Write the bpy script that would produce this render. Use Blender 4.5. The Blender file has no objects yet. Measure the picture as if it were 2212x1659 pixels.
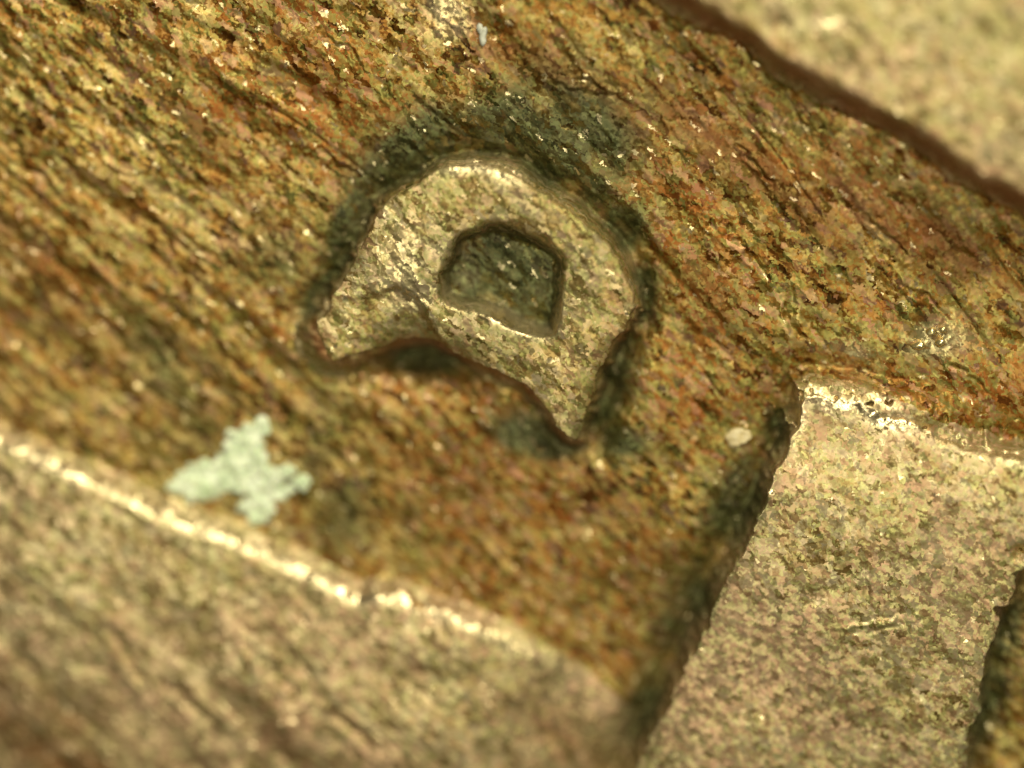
import bpy, math, random
import numpy as np
from mathutils import Vector, Matrix

random.seed(4)
C = bpy.context.scene.collection
S = 0.001            # one traced unit = 0.001 scene units (a scene unit is about a millimetre of coin)
FW, FH = 2212.0, 1659.0

# ------------------------------------------------------------------ camera
TILT, DIST = math.radians(12), 6.0
td = Vector((0.46, 0.89, 0)).normalized()
cpos = Vector((td.x*math.sin(TILT), td.y*math.sin(TILT), math.cos(TILT)))*DIST
fwd = (-cpos).normalized()
rgt = fwd.cross(Vector((0, 1, 0))).normalized()
upv = rgt.cross(fwd).normalized()
cam = bpy.data.cameras.new("camera")
co = bpy.data.objects.new("camera", cam); C.objects.link(co)
m = Matrix((rgt, upv, -fwd)).transposed().to_4x4(); m.translation = cpos
co.matrix_world = m
cam.sensor_width = 36
cam.lens = 36*DIST/(FW*S)
cam.clip_start, cam.clip_end = 0.1, 100
bpy.context.scene.camera = co

def ground(u, v, h=0.0):
    """point of the traced picture position on the plane z = h (traced units)"""
    d = fwd*DIST + rgt*((u-FW/2)*S) + upv*((FH/2-v)*S)
    t = (h*S - cpos.z)/d.z
    p = cpos + d*t
    return p.x/S, p.y/S

fx, fy = ground(1180, 560, 0)
cam.dof.use_dof = True
cam.dof.focus_distance = (Vector((fx*S, fy*S, 0.045))-cpos).dot(fwd)
cam.dof.aperture_fstop = 0.135
cam.dof.aperture_blades = 0

# ------------------------------------------------------------------ light: a microscope lamp from the upper right, a weak ring by the lens
sc = bpy.context.scene
sc.view_settings.view_transform = 'Standard'; sc.view_settings.look = 'None'
sc.view_settings.exposure = -0.03; sc.view_settings.gamma = 1
w = bpy.data.worlds.new("World"); sc.world = w; w.use_nodes = True
w.node_tree.nodes["Background"].inputs[0].default_value = (1.0, 0.9, 0.72, 1)
w.node_tree.nodes["Background"].inputs[1].default_value = 0.025

def lamp(name, pos, size, power, col):
    l = bpy.data.lights.new(name, 'AREA'); l.shape = 'DISK'; l.size = size; l.energy = power; l.color = col
    o = bpy.data.objects.new(name, l); C.objects.link(o)
    o.location = pos
    o.rotation_euler = (Vector((0, 0, 0))-Vector(pos)).to_track_quat('-Z', 'Y').to_euler()
lamp("key_lamp", (3.05, 7.4, 5.4), 2.1, 840, (1.0, 0.975, 0.77))
lamp("lens_lamp", (0.5, 1.9, 11.0), 1.9, 830, (1.0, 0.985, 0.78))

# ------------------------------------------------------------------ noise
def vnoise(x, y, seed):
    xi = np.floor(x).astype(np.int64); yi = np.floor(y).astype(np.int64)
    xf = x-xi; yf = y-yi
    xf = xf*xf*xf*(xf*(xf*6-15)+10); yf = yf*yf*yf*(yf*(yf*6-15)+10)
    def hsh(a, b):
        n = (a*374761393 + b*668265263 + seed*974634777) & 0xFFFFFFFF
        n = ((n ^ (n >> 13))*1274126177) & 0xFFFFFFFF
        n = n ^ (n >> 16)
        return (n & 0xFFFFFF)/float(0x7FFFFF)-1.0
    a = hsh(xi, yi); b = hsh(xi+1, yi); c = hsh(xi, yi+1); d = hsh(xi+1, yi+1)
    return (a*(1-xf)+b*xf)*(1-yf)+(c*(1-xf)+d*xf)*yf

def sdf(poly, X, Y):
    """signed distance to a closed polygon, negative inside"""
    P = np.array(poly); n = len(P)
    best = np.full(X.shape, 1e12); ins = np.zeros(X.shape, bool)
    for i in range(n):
        ax, ay = P[i]; bx, by = P[(i+1) % n]
        ex, ey = bx-ax, by-ay
        t = np.clip(((X-ax)*ex+(Y-ay)*ey)/(ex*ex+ey*ey+1e-9), 0, 1)
        d = (X-ax-t*ex)**2+(Y-ay-t*ey)**2
        np.minimum(best, d, out=best)
        cr = ((ay > Y) != (by > Y)) & (X < ex*(Y-ay)/(ey if abs(ey) > 1e-9 else 1e-9)+ax)
        ins ^= cr
    d = np.sqrt(best)
    return np.where(ins, -d, d)

def sstep(a, b, x):
    t = np.clip((x-a)/(b-a), 0, 1)
    return t*t*(3-2*t)

def smooth_poly(pts, h):
    """picture outline to a Catmull-Rom curve on the plane z = h"""
    P = [ground(u, v, h) for u, v in pts]; n = len(P); out = []
    for i in range(n):
        p0, p1, p2, p3 = P[i-1], P[i], P[(i+1) % n], P[(i+2) % n]
        for k in range(3):
            t = k/3
            out.append(tuple(0.5*((2*p1[j])+(-p0[j]+p2[j])*t+(2*p0[j]-5*p1[j]+4*p2[j]-p3[j])*t*t+(-p0[j]+3*p1[j]-3*p2[j]+p3[j])*t**3) for j in (0, 1)))
    return out

def q(pts): return [(609.9+x*0.4493, 271.1+y*0.4493) for x, y in pts]

D_OUT = q([(165,985),(205,890),(250,820),(300,740),(350,640),(405,545),(445,460),(495,380),(560,330),(640,288),(715,240),(770,208),(850,196),(950,188),
           (1050,215),(1130,250),(1200,305),(1290,350),(1400,422),(1500,512),(1590,600),(1645,700),(1680,800),(1685,880),(1650,960),(1590,1040),(1555,1110),
           (1525,1190),(1505,1260),(1470,1360),(1442,1445),(1412,1515),(1355,1490),(1300,1405),(1230,1315),(1150,1245),(1060,1195),(950,1150),(860,1112),(780,1078),
           (722,1045),(640,1035),(540,1052),(430,1085),(330,1110),(245,1125),(205,1070)])
D_IN = q([(772,806),(778,690),(818,600),(862,520),(950,490),(1040,468),(1130,475),(1225,520),(1300,580),(1345,640),(1342,750),(1322,860),(1306,960),(1270,1008),
          (1155,985),(1060,930),(960,888),(860,868),(800,838)])
HD, HA, HB, HC = 72.0, 120.0, 50.0, 98.0
A_TOP = [(1330,-120),(1420,-58),(1520,5),(1600,58),(1700,118),(1800,175),(1900,230),(2000,290),(2100,355),(2212,420),(2330,490),(2600,640),(2600,-400),(1330,-400)]
B_TOP = [(-420,780),(-200,885),(-60,945),(0,972),(120,1022),(250,1078),(300,1100),(400,1140),(500,1185),(600,1225),(700,1272),(765,1300),(810,1298),(860,1306),(930,1330),
         (1030,1370),(1120,1410),(1200,1448),(1270,1485),(1330,1530),(1370,1600),(1350,1700),(1330,1800),(1300,2100),(-420,2100)]
C_TOP = [(1742,862),(1722,920),(1694,1000),(1668,1048),(1640,1108),(1602,1182),(1562,1262),(1532,1334),(1484,1442),(1444,1522),(1402,1592),(1370,1660),(1310,1780),(1150,2100),
         (2010,2100),(2075,1760),(2093,1655),(2099,1580),(2117,1525),(2122,1477),(2129,1431),(2147,1379),(2153,1346),(2149,1318),(2186,1309),(2193,1262),(2186,1243),(2214,1233),(2300,1220),(2600,1240),
         (2600,1075),(2400,1030),(2260,1003),(2212,1000),(2130,990),(2080,978),(2010,950),(1960,928),(1900,905),(1850,880),(1790,868)]

# ------------------------------------------------------------------ the struck surface: one height field, cut into parts
STEP = 2.3
xs = np.arange(-1390, 1391, STEP); ys = np.arange(-1110, 1110, STEP)
X, Y = np.meshgrid(xs, ys)
# ragged outlines: the flow of the metal wobbles every edge a little
wx = 5*vnoise(X/34, Y/34, 1)+3.0*vnoise(X/13, Y/13, 2); wy = 5*vnoise(X/34, Y/34, 3)+3.0*vnoise(X/13, Y/13, 4)
Xw, Yw = X+wx, Y+wy

dO = sdf(smooth_poly(D_OUT, HD), Xw, Yw); dI = -sdf(smooth_poly(D_IN, HD), Xw, Yw)
dD = np.maximum(dO, dI)
dA = sdf([ground(u, v, HA) for u, v in A_TOP], Xw+8*vnoise(X/120, Y/120, 41), Yw+8*vnoise(X/120, Y/120, 42))
dB = sdf([ground(u, v, HB) for u, v in B_TOP], X+0.6*wx+6*vnoise(X/90, Y/90, 5), Y+0.6*wy+6*vnoise(X/90, Y/90, 6))
dC = sdf([ground(u, v, HC) for u, v in C_TOP], Xw*1.0+0.5*wx, Yw+0.5*wy)

def prof(d, wall, round_=10.0, top=2.0):
    """1 on the top, 0 at the foot; rounded shoulder and foot"""
    t = np.clip((d+round_*0.4)/wall, 0, 1)
    s = np.where(t < 0.5, 0.5*(2*t)**top, 1-0.5*(2-2*t)**1.9)
    return 1-s

wallD = 42.0
pD = prof(dD, wallD)
# the counter's upper right flank runs out softly
gx, gy = ground(1180, 470, 40)
soft = np.exp(-(((X-gx)/95)**2+((Y-gy)/70)**2))
def facing(d, ax, ay):
    gy_, gx_ = np.gradient(d, STEP)
    return (gx_*ax+gy_*ay)/np.sqrt(gx_**2+gy_**2+1e-6)
fO = sstep(-0.6, 0.9, facing(dO, -0.45, -0.89)); fI = sstep(-0.5, 0.9, facing(dI, -0.5, -0.86))
pI = prof(dI+8, 28+12*fI+46*soft, 9, 1.9); pO = prof(dO-5, 20+30*fO+48*np.exp(-(np.hypot(X-ground(672,745,30)[0], Y-ground(672,745,30)[1])/75)**2), 10, 1.8)
pD = np.minimum(pI, pO)
cx0, cy0 = ground(1900, 880, 60)
pA = prof(dA, 74+16*vnoise(X/150, Y/150, 43), 22); pB = prof(dB, 64, 20)
topslope = np.exp(-(((X-cx0)/330)**2+((Y-cy0)/60)**2))
topslope = topslope*sstep(0.1, 0.8, facing(dC, 0.25, 0.97))
tsw = np.exp(-((X-cx0)/460)**2-((Y-cy0)/170)**2)
pC = prof(dC, 34+110*topslope, 9+8*topslope)
pB = pB*(1-0.85*sstep(960, 1330, (X*1.0+FW/2)+0.0*Y))

# flow coordinates, bent a little across the picture
ang = np.radians(-46 + 5*vnoise(X/900, Y/900, 7)+4*np.clip(-X/1100, -1, 1))
U = X*np.cos(ang)+Y*np.sin(ang); V = -X*np.sin(ang)+Y*np.cos(ang)
V = V+9*vnoise(X/170, Y/170, 9)
def lines(L, wd, sd): return vnoise(U/L, V/wd, sd)
ridg = lambda n: 1-np.abs(n)*2
flow = 5.5*lines(420, 46, 11)+3.4*lines(190, 26, 12)+1.6*lines(80, 15, 13)
deep = -4.5*np.clip(ridg(lines(360, 60, 14))-0.55, 0, 1)*sstep(-0.1, 0.5, vnoise(X/210, Y/210, 15))*2.2
grain = 1.9*vnoise(U/17, V/9, 16)+1.3*vnoise(X/9, Y/9, 17)+1.0*vnoise(X/5.5, Y/5.5, 18)
broad = 9*vnoise(X/260, Y/260, 19)+5*vnoise(X/95, Y/95, 20)

raised = np.clip(np.maximum.reduce([pD, pA, pC]), 0, 1)
nearD = np.exp(-(np.clip(dO, 0, None)/52)**2)*(dO > 0)
nearC = np.exp(-(np.clip(dC, 0, None)/58)**2)*(dC > 0)
smoothtop = 1-0.75*np.maximum(pA, pC*(1-topslope*(dC > 0)))-0.5*pB
vv_ = FH/2-Y
calm = 1-0.6*sstep(760, 1000, vv_+0.12*X)*(1-pB)
texture = (flow+deep)*calm*smoothtop*(1-0.6*pD)*0.85+0.36*grain*(1-0.4*np.maximum(pA, pC))+broad*(1-0.5*raised)
moat = -42*nearD-14*np.exp(-(np.clip(dI, 0, None)/40)**2)*(dI > 0)*0-44*nearC*(1-topslope)
Hh = texture+moat
# letter top: slightly domed, with the scooped step on its lower left serif
dome = 9*np.clip(-dD/70, 0, 1)**0.7
step_line = smooth_poly(q([(560,800),(640,880),(700,980),(735,1060),(760,1095),(700,1110),(560,1060),(400,1100),(245,1140),(160,985),(240,860),(400,860)]), HD)
dS = sdf(step_line, Xw, Yw)
scoop = -15*prof(dS, 22, 4)*sstep(0, 1, pD)*sstep(-220, 10, -np.hypot(X-ground(905,700,HD)[0], Y-ground(905,700,HD)[1])+20)
Hh += pD*(HD+dome)+scoop
Hh += pA*(HA+12*np.clip(-dA/300, 0, 1))
Hh += pB*(HB+22*np.clip(-dB/240, 0, 1)-0*dB)
Hh += pC*HC*(1-0.42*tsw)
# chips on the shoulder of the right hand block, scratches, pits
def scratch(u0, v0, u1, v1, h, depth, wd):
    global Hh
    a = np.array(ground(u0, v0, h)); b = np.array(ground(u1, v1, h)); e = b-a
    t = np.clip(((X-a[0])*e[0]+(Y-a[1])*e[1])/(e@e), 0, 1)
    d = np.hypot(X+1.6*wx-a[0]-t*e[0], Y+1.6*wy-a[1]-t*e[1])
    depth = depth*0.6
    env = np.sin(np.pi*np.clip(t*0.96+0.02, 0, 1))**0.5
    Hh = Hh+depth*env*(np.exp(-(d/wd)**2)-0.45*np.exp(-((d-1.7*wd)/(0.8*wd))**2))
for a in [(1490,430,1620,560,0,-9,7),(1250,150,1370,215,0,8,7),(1590,320,1680,400,0,-9,6),(1440,90,1530,150,0,8,6),(1690,190,1760,290,0,8,6),
          (1560,480,1660,600,0,-11,8),(1700,620,1735,780,0,-9,9),(270,240,420,420,0,-10,9),(700,60,860,230,0,-9,7),(690,330,775,385,0,-12,7),
          (240,1350,330,1500,HB,-13,12),(540,1390,640,1500,HB,-13,13),(860,1250,980,1370,20,-9,10),(380,1480,470,1560,HB,-12,14),(700,1500,800,1600,HB,-11,12),
          (0,300,180,480,0,-9,9),(120,560,260,740,0,-9,10),(320,700,420,830,0,-10,11),(40,830,190,940,0,-9,11),(1180,160,1320,200,0,7,6),
          (1940,600,2060,700,0,-9,7),(1860,460,1960,560,0,-9,7),(2050,780,2150,860,0,-9,8),(1850,1190,1880,1320,HC,-5,9),(1800,1360,1990,1330,HC,5,8)]:
    scratch(*a)
for u, v, h, dp, r in [(1690,52,HA,-9,20),(2204,1194,HC,-24,14),(905,775,0,-46,62),(860,790,0,-20,45),(1000,800,0,-26,50),(1320,850,0,-30,42),(1345,770,0,-24,36),(1290,930,0,-26,40),(1080,70,0,-10,30),(1760,1290,HC,-7,20),(330,760,0,-14,36),(1950,1500,HC,-6,30)]:
    px, py = ground(u, v, h); Hh += dp*np.exp(-(((X-px)**2+(Y-py)**2)/r**2))

nx, ny = len(xs), len(ys)
verts = np.stack([X, Y, Hh], -1).reshape(-1, 3)*S
idx = np.arange(nx*ny).reshape(ny, nx)
quads = np.stack([idx[:-1, :-1], idx[:-1, 1:], idx[1:, 1:], idx[1:, :-1]], -1).reshape(-1, 4)
lab = np.zeros(X.shape, int)
lab[pB > 0.12] = 3; lab[pA > 0.06] = 2; lab[pC > 0.06+0.72*np.clip(topslope*1.5, 0, 1)] = 4; lab[pD > 0.06] = 1
flab = lab[:-1, :-1].reshape(-1)

# ------------------------------------------------------------------ materials
class NT:
    def __init__(s, name):
        s.m = bpy.data.materials.new(name); s.m.use_nodes = True; s.t = s.m.node_tree; s.t.nodes.clear()
    def n(s, typ, **kw):
        nd = s.t.nodes.new(typ)
        for k, v in kw.items():
            if k.startswith('i_'):
                key = k[2:]; key = int(key) if key.isdigit() else key.replace('_', ' ')
                if hasattr(v, 'is_output') or isinstance(v, bpy.types.NodeSocket): s.t.links.new(v, nd.inputs[key])
                else: nd.inputs[key].default_value = v
            else: setattr(nd, k, v)
        return nd
    def ramp(s, fac, stops, interp='LINEAR'):
        r = s.n('ShaderNodeValToRGB'); s.t.links.new(fac, r.inputs[0]); cr = r.color_ramp; cr.interpolation = interp
        while len(cr.elements) < len(stops): cr.elements.new(0.5)
        for e, (p, c) in zip(cr.elements, stops): e.position = p; e.color = (*c, 1)
        return r.outputs[0]
    def mix(s, f, a, b, mode='MIX'):
        x = s.n('ShaderNodeMix', data_type='RGBA', blend_type=mode)
        for sock, v in ((x.inputs[0], f), (x.inputs[6], a), (x.inputs[7], b)):
            if isinstance(v, bpy.types.NodeSocket): s.t.links.new(v, sock)
            else: sock.default_value = v if not isinstance(v, tuple) else (*v, 1)
        return x.outputs[2]
    def math(s, op, a, b=0.0, clamp=False):
        x = s.n('ShaderNodeMath', operation=op, use_clamp=clamp)
        for sock, v in zip(x.inputs, (a, b)):
            if isinstance(v, bpy.types.NodeSocket): s.t.links.new(v, sock)
            else: sock.default_value = v
        return x.outputs[0]

def metal(name, stops, patch, patch_amt, tilt, grain=1.0, stretch=2.3, rough=0.44, metallic=0.62, green_amt=0.62, green=(0.165, 0.185, 0.035), stain=False, rough_hi=0.62):
    t = NT(name)
    tc = t.n('ShaderNodeTexCoord').outputs['Object']
    # distort a little so that the grains are ragged, then turn into the flow of the metal
    nz = t.n('ShaderNodeTexNoise', i_Vector=tc, i_Scale=42.0, i_Detail=2.0)
    off = t.n('ShaderNodeVectorMath', operation='MULTIPLY_ADD', i_0=nz.outputs['Color'], i_1=(0.022,)*3, i_2=tc)
    nz2 = t.n('ShaderNodeTexNoise', i_Vector=tc, i_Scale=130.0, i_Detail=1.0)
    off = t.n('ShaderNodeVectorMath', operation='MULTIPLY_ADD', i_0=nz2.outputs['Color'], i_1=(0.014,)*3, i_2=off.outputs[0])
    mp = t.n('ShaderNodeMapping', vector_type='TEXTURE', i_Vector=off.outputs[0]); mp.inputs['Rotation'].default_value = (0, 0, math.radians(-45)); mp.inputs['Scale'].default_value = (stretch, 1, 1)
    def vor(scale): return t.n('ShaderNodeTexVoronoi', i_Vector=mp.outputs[0], i_Scale=scale/(1.0*grain), i_Randomness=1.0)
    v1 = vor(74.0); v2 = vor(150.0); v3 = vor(33.0)
    s1 = t.n('ShaderNodeSeparateColor', i_0=v1.outputs['Color']); s2 = t.n('ShaderNodeSeparateColor', i_0=v2.outputs['Color']); s3 = t.n('ShaderNodeSeparateColor', i_0=v3.outputs['Color'])
    big = t.n('ShaderNodeTexNoise', i_Vector=mp.outputs[0], i_Scale=3.2, i_Detail=4.0, i_Roughness=0.62)
    big2 = t.n('ShaderNodeTexNoise', i_Vector=tc, i_Scale=6.0, i_Detail=5.0, i_Roughness=0.65)
    fine = t.n('ShaderNodeTexNoise', i_Vector=mp.outputs[0], i_Scale=70.0, i_Detail=4.0, i_Roughness=0.7)
    f = t.math('ADD', t.math('MULTIPLY', s1.outputs[0], 0.34), t.math('ADD', t.math('MULTIPLY', s2.outputs[0], 0.20), t.math('ADD', t.math('MULTIPLY', s3.outputs[0], 0.20), t.math('MULTIPLY', fine.outputs[0], 0.30))))
    col = t.ramp(f, stops)
    pf = t.math('MULTIPLY', t.ramp(t.math('ADD', t.math('MULTIPLY', big.outputs[0], 0.85), t.math('MULTIPLY', s1.outputs[1], 0.15)), [(0.42, (0, 0, 0)), (0.62, (1, 1, 1))]), patch_amt)
    col = t.mix(pf, col, patch)
    # hue flecks: pinkish bare copper, green verdigris
    col = t.mix(t.math('MULTIPLY', t.ramp(s1.outputs[2], [(0.74, (0, 0, 0)), (0.9, (1, 1, 1))]), 0.45), col, (0.50, 0.27, 0.16))
    col = t.mix(t.math('MULTIPLY', t.ramp(t.math('ADD', t.math('MULTIPLY', big2.outputs[0], 0.6), t.math('MULTIPLY', s2.outputs[1], 0.4)), [(0.46, (0, 0, 0)), (0.64, (1, 1, 1))]), green_amt), col, green)
    oa = t.n('ShaderNodeAttribute', attribute_name='brown_patch')
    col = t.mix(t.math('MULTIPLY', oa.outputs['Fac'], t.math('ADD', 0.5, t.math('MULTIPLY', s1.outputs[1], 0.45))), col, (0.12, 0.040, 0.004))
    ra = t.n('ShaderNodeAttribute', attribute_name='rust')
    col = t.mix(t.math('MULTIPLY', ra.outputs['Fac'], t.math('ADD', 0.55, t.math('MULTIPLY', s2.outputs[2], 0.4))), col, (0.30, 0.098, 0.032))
    if True:
        at = t.n('ShaderNodeAttribute', attribute_name='verdigris_shade')  # green grime colour, also used for painted shade at the relief's feet
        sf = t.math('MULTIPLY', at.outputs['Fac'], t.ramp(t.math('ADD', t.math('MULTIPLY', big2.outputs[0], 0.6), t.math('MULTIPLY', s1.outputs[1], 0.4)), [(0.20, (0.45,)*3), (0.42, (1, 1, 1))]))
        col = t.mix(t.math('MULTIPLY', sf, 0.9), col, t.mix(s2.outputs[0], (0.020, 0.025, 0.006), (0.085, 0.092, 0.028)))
    # facets: every grain catches the lamp at its own tilt
    def facet(v, k):
        a = t.n('ShaderNodeVectorMath', operation='SUBTRACT', i_0=v.outputs['Color'], i_1=(0.5, 0.5, 0.5))
        return t.n('ShaderNodeVectorMath', operation='SCALE', i_0=a.outputs[0], i_Scale=k).outputs[0]
    geo = t.n('ShaderNodeNewGeometry')
    a1 = t.n('ShaderNodeVectorMath', operation='ADD', i_0=facet(v1, tilt), i_1=facet(v2, tilt*0.75))
    a2 = t.n('ShaderNodeVectorMath', operation='ADD', i_0=a1.outputs[0], i_1=geo.outputs['Normal'])
    nn = t.n('ShaderNodeVectorMath', operation='NORMALIZE', i_0=a2.outputs[0])
    rr = t.n('ShaderNodeMapRange', i_0=s1.outputs[1]); rr.inputs[3].default_value = rough; rr.inputs[4].default_value = rough_hi
    # rubbed edges and a few single grains: smoother metal, glints lightened into the colour
    pa = t.n('ShaderNodeAttribute', attribute_name='polish_glint')
    bare_glint = t.math('MAXIMUM', pa.outputs['Fac'], t.math('MULTIPLY', t.math('GREATER_THAN', s2.outputs[0], 0.982), 0.55))
    col = t.mix(t.math('MULTIPLY', bare_glint, 0.8), col, (0.86, 0.68, 0.40))
    ro = t.n('ShaderNodeMix', data_type='FLOAT', i_0=bare_glint, i_2=rr.outputs[0], i_3=0.33)
    me = t.n('ShaderNodeMix', data_type='FLOAT', i_0=bare_glint, i_2=metallic, i_3=1.0)
    b = t.n('ShaderNodeBsdfPrincipled', i_Base_Color=col, i_Metallic=me.outputs[0], i_Roughness=ro.outputs[0], i_Normal=nn.outputs[0])
    o = t.n('ShaderNodeOutputMaterial', i_Surface=b.outputs[0])
    return t.m

FIELD = [(0.30, (0.065, 0.022, 0.002)), (0.40, (0.18, 0.068, 0.006)), (0.49, (0.30, 0.138, 0.015)), (0.58, (0.42, 0.250, 0.052)), (0.70, (0.58, 0.41, 0.15))]
WORN = [(0.28, (0.22, 0.125, 0.032)), (0.41, (0.31, 0.200, 0.062)), (0.50, (0.38, 0.270, 0.102)), (0.58, (0.45, 0.335, 0.15)), (0.70, (0.62, 0.47, 0.26))]
m_field = metal("tarnished_bronze", FIELD, (0.24, 0.066, 0.003), 0.85, 0.44)
m_letter = metal("letter_bronze", [(p, tuple(min(1, v*1.12) for v in c)) for p, c in WORN], (0.50, 0.31, 0.10), 0.35, 0.42)
m_worn = metal("worn_bronze", WORN, (0.44, 0.255, 0.15), 0.75, 0.34, stretch=1.5, rough=0.42, rough_hi=0.56, green=(0.25, 0.28, 0.08), green_amt=0.5)

# ------------------------------------------------------------------ coin and its parts
coin = bpy.data.objects.new("coin", None); C.objects.link(coin)
coin['label'] = "tarnished copper coin surface with a raised serif letter D and coarse flow lines"
coin['category'] = "coin"

gA = ground(1150, 300, 0); 
def blob(u, v, ru, rv, rot=0):
    px, py = ground(u, v, 0); c, s = math.cos(math.radians(rot)), math.sin(math.radians(rot))
    a = (X-px)*c+(Y-py)*s; b = -(X-px)*s+(Y-py)*c
    return np.exp(-((a/ru)**2+(b/rv)**2)**1.3)
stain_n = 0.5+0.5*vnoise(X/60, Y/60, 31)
verd_shade = np.maximum.reduce([blob(860,350,140,70,25), blob(1020,300,170,85)*1.2, blob(1180,310,180,140)*1.2, blob(1270,400,110,75,-45), blob(1330,490,70,70), blob(765,500,56,150,-25)*1.3, blob(703,630,46,110,-25)*1.2, blob(1385,640,40,80), blob(905,785,110,36,-8),
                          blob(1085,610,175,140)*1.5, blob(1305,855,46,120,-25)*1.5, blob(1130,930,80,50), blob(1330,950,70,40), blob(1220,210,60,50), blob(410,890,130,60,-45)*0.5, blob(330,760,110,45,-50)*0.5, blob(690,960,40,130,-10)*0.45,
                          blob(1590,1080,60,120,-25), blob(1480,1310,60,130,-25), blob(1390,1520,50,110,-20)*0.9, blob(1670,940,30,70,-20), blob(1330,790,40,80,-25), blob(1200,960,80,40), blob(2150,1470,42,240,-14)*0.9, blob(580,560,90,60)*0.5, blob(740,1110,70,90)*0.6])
verd_shade = np.clip(verd_shade*(0.75+0.9*stain_n), 0, 1)  # green grime, plus shade painted dark along the block flanks and letter foot
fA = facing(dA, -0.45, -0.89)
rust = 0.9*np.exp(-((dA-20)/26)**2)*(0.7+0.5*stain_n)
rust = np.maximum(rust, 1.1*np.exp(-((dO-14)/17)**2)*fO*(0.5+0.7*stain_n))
verd_shade = np.clip(verd_shade*(1-pD*0.7), 0, 1).reshape(-1); rust = np.clip(rust, 0, 1).reshape(-1)
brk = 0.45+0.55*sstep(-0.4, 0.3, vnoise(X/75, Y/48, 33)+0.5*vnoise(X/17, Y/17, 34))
pol = np.exp(-((dB-9)/13)**2)*(1-sstep(950, 1300, X+FW/2))*(0.45+0.55*brk)  # highlight painted along the rubbed edges that face the lamp
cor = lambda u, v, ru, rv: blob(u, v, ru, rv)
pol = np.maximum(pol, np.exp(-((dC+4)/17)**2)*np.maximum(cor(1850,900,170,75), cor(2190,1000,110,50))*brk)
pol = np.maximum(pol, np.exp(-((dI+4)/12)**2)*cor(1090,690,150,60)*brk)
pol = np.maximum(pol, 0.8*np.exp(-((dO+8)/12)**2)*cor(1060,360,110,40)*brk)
pol = np.maximum.reduce([pol, 0.9*blob(45,1292,60,9,-4)*brk, 0.9*blob(1790,42,48,8,6)*brk, 0.55*blob(965,30,45,60,20)*brk, 0.7*blob(1850,795,60,40,-30)*brk**3, 0.7*blob(1890,850,60,14,-30)*brk, 0.5*blob(910,590,80,110)*brk**4, 0.5*blob(2020,735,70,40)*brk**3])  # pale scuffs and painted glints
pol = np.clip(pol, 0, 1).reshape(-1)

brown_patch = np.maximum.reduce([blob(1560,330,420,75,-32), blob(1950,480,330,70,-30), blob(1250,190,300,70,-32), blob(1500,620,150,70,-45)*0.6, blob(980,480,0.1,0.1), blob(560,480,150,55,-45)*0.7,
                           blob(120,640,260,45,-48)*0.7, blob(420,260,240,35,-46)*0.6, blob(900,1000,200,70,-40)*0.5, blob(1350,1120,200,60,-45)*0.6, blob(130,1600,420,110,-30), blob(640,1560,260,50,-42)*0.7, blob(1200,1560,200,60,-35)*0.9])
brown_patch = np.clip(brown_patch*(0.3+1.0*(0.5+0.5*vnoise(U/120, V/34, 35))), 0, 1).reshape(-1)  # long dark brown patches, broken up by streaky noise
def part(name, k, mat, label=None):
    fq = quads[flab == k]
    used = np.unique(fq); rm = np.full(nx*ny, -1); rm[used] = np.arange(len(used))
    fq = rm[fq].astype(np.int32); vv = verts[used]
    me = bpy.data.meshes.new(name)
    me.vertices.add(len(vv)); me.vertices.foreach_set('co', vv.reshape(-1).astype(np.float32))
    me.loops.add(fq.size); me.loops.foreach_set('vertex_index', fq.reshape(-1))
    me.polygons.add(len(fq)); me.polygons.foreach_set('loop_start', np.arange(0, fq.size, 4, dtype=np.int32))
    me.polygons.foreach_set('use_smooth', np.ones(len(fq), bool))
    me.update(calc_edges=True)
    for an, att in (('verdigris_shade', verd_shade), ('rust', rust), ('polish_glint', pol), ('brown_patch', brown_patch)):
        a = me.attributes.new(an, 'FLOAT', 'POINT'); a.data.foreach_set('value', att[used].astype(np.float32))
    me.materials.append(mat)
    o = bpy.data.objects.new(name, me); C.objects.link(o); o.parent = coin
    if label: o['label'] = label
    return o
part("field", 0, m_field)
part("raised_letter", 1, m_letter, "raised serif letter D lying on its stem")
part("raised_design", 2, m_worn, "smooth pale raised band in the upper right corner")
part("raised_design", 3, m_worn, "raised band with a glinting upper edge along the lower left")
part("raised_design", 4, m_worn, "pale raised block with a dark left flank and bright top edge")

# ------------------------------------------------------------------ flecks lying on the coin
def height_at(u, v):
    h = 0.0
    for _ in range(4):
        x, y = ground(u, v, h)
        h = Hh[int(np.clip(round((y-ys[0])/STEP), 0, ny-1)), int(np.clip(round((x-xs[0])/STEP), 0, nx-1))]
    return x, y, h

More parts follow.
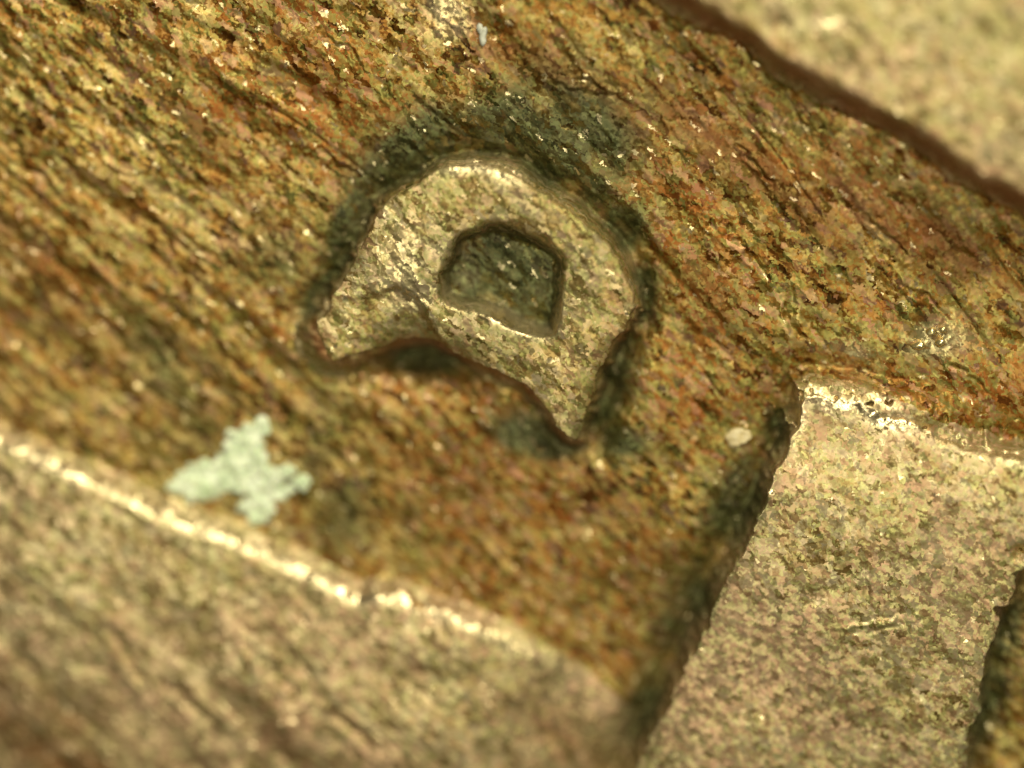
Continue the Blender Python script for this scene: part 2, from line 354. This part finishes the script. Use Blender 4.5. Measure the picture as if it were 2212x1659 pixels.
def fleck(name, lobes, mat, label, cat, group=None, seed=0):
    """lobes: (u, v, rx, ry, rz) in traced units, blended into one crumb"""
    u0, v0 = [sum(l[i] for l in lobes)/len(lobes) for i in (0, 1)]; bx, by, bh = height_at(u0, v0)
    res = 0.06*max(max(l[2:5]) for l in lobes)*S
    mb = bpy.data.metaballs.new(name+"_ball"); mb.resolution = max(res, 0.0012); mb.threshold = 0.16
    for u, v, rx, ry, rz in lobes:
        x, y, h = height_at(u, v)
        e = mb.elements.new(); e.type = 'ELLIPSOID'
        e.co = ((x-bx)*S, (y-by)*S, (h-bh+rz*0.55)*S)
        e.radius = 1.55*S*1.0*30; k = 1/30.0
        e.size_x, e.size_y, e.size_z = 0.84*rx*k, 0.84*ry*k, 0.84*rz*k
    ob = bpy.data.objects.new(name+"_ball", mb); C.objects.link(ob)
    dg = bpy.context.evaluated_depsgraph_get(); dg.update()
    me = bpy.data.meshes.new_from_object(ob.evaluated_get(dg)); me.name = name
    bpy.data.objects.remove(ob); bpy.data.metaballs.remove(mb)
    n = len(me.vertices)
    c = np.zeros(n*3, np.float32); me.vertices.foreach_get('co', c); c = c.reshape(-1, 3)
    r = max(l[2] for l in lobes)*S
    for k_, amp in ((0.7, 0.16), (0.35, 0.10)):
        for ax in range(3):
            c[:, ax] += amp*r*vnoise(c[:, 0]/(k_*r)+7*ax+seed, c[:, 1]/(k_*r)+c[:, 2]/(k_*r)*1.3, 40+ax+seed)
    me.vertices.foreach_set('co', c.reshape(-1)); 
    me.polygons.foreach_set('use_smooth', np.ones(len(me.polygons), bool)); me.update()
    me.materials.clear(); me.materials.append(mat)
    o = bpy.data.objects.new(name, me); C.objects.link(o); o.location = (bx*S, by*S, bh*S)
    o['label'] = label; o['category'] = cat
    if group: o['group'] = group
    return o

def crumb_mat(name, c1, c2, rough, sss=0.0, loose=False):
    t = NT(name); tc = t.n('ShaderNodeTexCoord').outputs['Object']
    nz = t.n('ShaderNodeTexNoise', i_Vector=tc, i_Scale=38.0, i_Detail=4.0, i_Roughness=0.65)
    b = t.n('ShaderNodeBsdfPrincipled', i_Base_Color=t.ramp(nz.outputs[0], [(0.38, c1), (0.62, c2)]), i_Roughness=rough)
    if sss: b.inputs['Subsurface Weight'].default_value = sss; b.inputs['Subsurface Radius'].default_value = (0.02, 0.025, 0.012); b.inputs['Subsurface Scale'].default_value = 1.0
    if loose:
        n2 = t.n('ShaderNodeTexNoise', i_Vector=tc, i_Scale=60.0, i_Detail=3.0, i_Roughness=0.7)
        al = t.ramp(n2.outputs[0], [(0.34, (0.5,)*3), (0.55, (1, 1, 1))]); t.t.links.new(al, b.inputs['Alpha'])
    t.n('ShaderNodeOutputMaterial', i_Surface=b.outputs[0]); return t.m
m_white = crumb_mat("greenish_white_residue", (0.62, 0.74, 0.42), (0.93, 0.98, 0.66), 0.6, 0.3, True)
m_tan = crumb_mat("tan_crumb", (0.48, 0.36, 0.16), (0.62, 0.50, 0.27), 0.45)
m_shiny = crumb_mat("bright_grain", (0.50, 0.36, 0.12), (0.85, 0.72, 0.38), 0.25)
m_shiny.node_tree.nodes["Principled BSDF"].inputs["Metallic"].default_value = 0.8
m_grey = crumb_mat("grey_lint", (0.34, 0.32, 0.24), (0.62, 0.60, 0.48), 0.6)

rng = random.Random(11)
splat = []
for u, v, ru, rv, n in [(528,975,34,44,22),(546,942,10,26,8),(566,918,5,10,3),(455,1026,56,26,22),(425,1056,50,28,16),(498,1004,34,24,12),(614,1036,42,27,16),(572,1020,26,14,7),(558,1094,30,28,12),(590,1070,18,10,4),(520,1040,40,22,10)]:
    for _ in range(n*2):
        a, k = rng.uniform(0, 6.283), math.sqrt(rng.random())*1.12
        b = rng.uniform(7, 14)
        splat.append((u+ru*k*math.cos(a), v+rv*k*math.sin(a), b*rng.uniform(0.8, 1.5), b, b*rng.uniform(0.3, 0.6)))
fleck("residue_fleck", splat, m_white, "pale greenish-white lobed splat of residue beside the glinting edge at lower left", "residue", seed=2)
splat = [(1592+rng.uniform(-20,20), 945+rng.uniform(-14,16), rng.uniform(9,17), rng.uniform(8,13), rng.uniform(5,9)) for _ in range(11)]
fleck("crumb", splat, m_tan, "small tan crumb between the letter D tip and the dark-flanked block", "crumb", seed=3)
fleck("grain", [(2012,716,12,10,9)], m_shiny, "glinting grain at the top left of the tight cluster on the right", "grain", "shiny grains clustered at the right", 4)
fleck("grain", [(2037,712,11,8,8)], m_shiny, "glinting grain at the top right of the tight cluster on the right", "grain", "shiny grains clustered at the right", 5)
fleck("grain", [(2030,740,12,9,8)], m_shiny, "glinting grain at the lower right of the tight cluster on the right", "grain", "shiny grains clustered at the right", 6)
fleck("grain", [(1984,747,17,9,9)], m_shiny, "widest glinting grain, lowest in the tight cluster on the right", "grain", "shiny grains clustered at the right", 7)
fleck("lint", [(1043,84,8,16,7),(1036,60,7,12,6),(1048,66,6,10,6)], m_grey, "tiny grey sliver of lint near the top edge above the letter D", "lint", seed=8)
